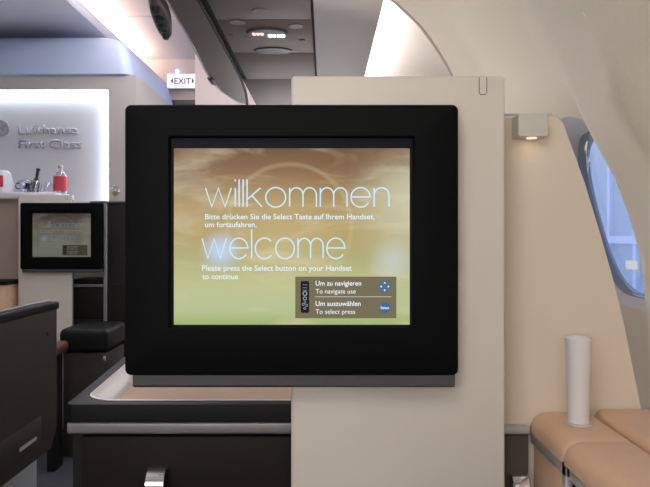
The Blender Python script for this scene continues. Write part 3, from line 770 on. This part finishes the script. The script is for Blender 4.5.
for px, s in ((172.6, -1), (192.6, 1)):
    q = [(k_(px, De) + s * 1.6 * pxm, De - .006, ez0 + 7 * pxm), (k_(px, De) - s * .6 * pxm, De - .006, ez0 + 10 * pxm), (k_(px, De) - s * .6 * pxm, De - .006, ez0 + 4 * pxm)]
    b.faces.new([b.verts.new(p) for p in q])
sub('exit_text', b, mat('exit letters', (.10, .02, .03), .5), fc, smooth=0, label='dark red word EXIT between two arrows')
il = tag(obj('indicator_light', lathe(B(), [(.004, -.012), (.012, -.008), (.016, .0), (.016, .019)], (k_(177, 6.03), 6.03, EYE + 164 * 6.03 / F), 16, 'Y'), emit('blue call light', (.25, .5, 1), 5)), 'small blue indicator light just above the exit sign', 'light')
gl = thing('galley_shelf', 'dark grey slatted shelf unit under the exit sign', 'shelf', (-1.2, 5.5, 0))
obj('body', box(B(), -1.45, -.99, 5.42, 5.55, 0, 2.26, .004), M['wgrey'], gl)
for z in (2.06, 2.13, 2.21): obj('slat', box(B(), -1.44, -1.0, 5.39, 5.42, z - .02, z + .008, .003), M['seam' if z != 2.09 else 'dark'], gl)

# ================================================================== LIGHTS
def area(name, loc, rot, sx_, sy_, p, col):
    l = bpy.data.lights.new(name, 'AREA'); l.shape = 'RECTANGLE'; l.size, l.size_y, l.energy, l.color = sx_, sy_, p, col
    o = bpy.data.objects.new(name, l); COL.objects.link(o); o.location = loc; o.rotation_euler = rot; return o
area('cabin_ceiling_light', (-.10, .22, 1.87), (math.radians(25), 0, 0), .5, .7, 6, (1, .96, .88))
area('cabin_rear_light', (-.9, -1.5, 1.9), (math.radians(72), 0, math.radians(-12)), 1.6, .6, 6, (.88, .92, 1))  # added fill from behind the camera, not a cabin fixture
area('cabin_uplight', (-.45, -.9, 1.25), (math.radians(118), 0, math.radians(-22)), 1.2, .5, 11, (1, .95, .90))  # added low fill aimed up at ceiling and sidewall, no fixture there
area('bulkhead_wash', (-.1, 4.9, 1.35), (math.radians(-112), 0, 0), 1.0, .5, 7, (.97, .96, 1))  # added fill at the far end to lift the ceiling undersides
o_ = area('forward_suite_light', (-.22, 2.35, 1.0), (0, 0, 0), .4, .25, 1.9, (1, .93, .84)); o_.data.spread = math.radians(85)  # added fill hidden behind the monitor, brightens upper sidewall and ceiling
o_.rotation_euler = (Vector((.40, 1.35, 1.75)) - o_.location).to_track_quat('-Z', 'Y').to_euler()
area('aisle_ceiling_light', (-1.05, 2.2, 2.64), (0, 0, 0), .3, 4.0, 27, (.95, .95, 1))
area('partition_lamp_beam', (lx(535), 1.062, lz(138.6)), (0, 0, 0), .012, .012, .003, (1, .72, .42))

w = bpy.data.worlds.new('sky'); C.world = w; w.use_nodes = True; nt = w.node_tree
bg = nt.nodes['Background']; tcw = nt.nodes.new('ShaderNodeTexCoord'); sp = nt.nodes.new('ShaderNodeSeparateXYZ'); rp = nt.nodes.new('ShaderNodeValToRGB')
rp.color_ramp.elements[0].position = 0; rp.color_ramp.elements[0].color = (.68, .75, .93, 1)
rp.color_ramp.elements[1].position = .5; rp.color_ramp.elements[1].color = (.38, .50, .80, 1)
nt.links.new(tcw.outputs['Generated'], sp.inputs[0]); nt.links.new(sp.outputs['Z'], rp.inputs[0]); nt.links.new(rp.outputs[0], bg.inputs[0])
bg.inputs[1].default_value = 2.3

# ================================================================== CAMERA
cam = bpy.data.cameras.new('camera'); co = bpy.data.objects.new('camera', cam); COL.objects.link(co)
co.location = (0, 0, EYE); co.rotation_euler = (PI / 2, 0, 0)
cam.sensor_width = 36; cam.lens = 36 * F / 650; cam.shift_y = -8.5 / 650; cam.clip_start = .02
C.camera = co
for r in ROOTS:
    if '_o' in r: del r['_o']
for o in bpy.data.objects:
    if '_o' in o: del o['_o']
C.view_settings.view_transform = 'Standard'; C.view_settings.look = 'None'
C.view_settings.exposure = 0; C.view_settings.gamma = 1; C.view_settings.use_curve_mapping = False
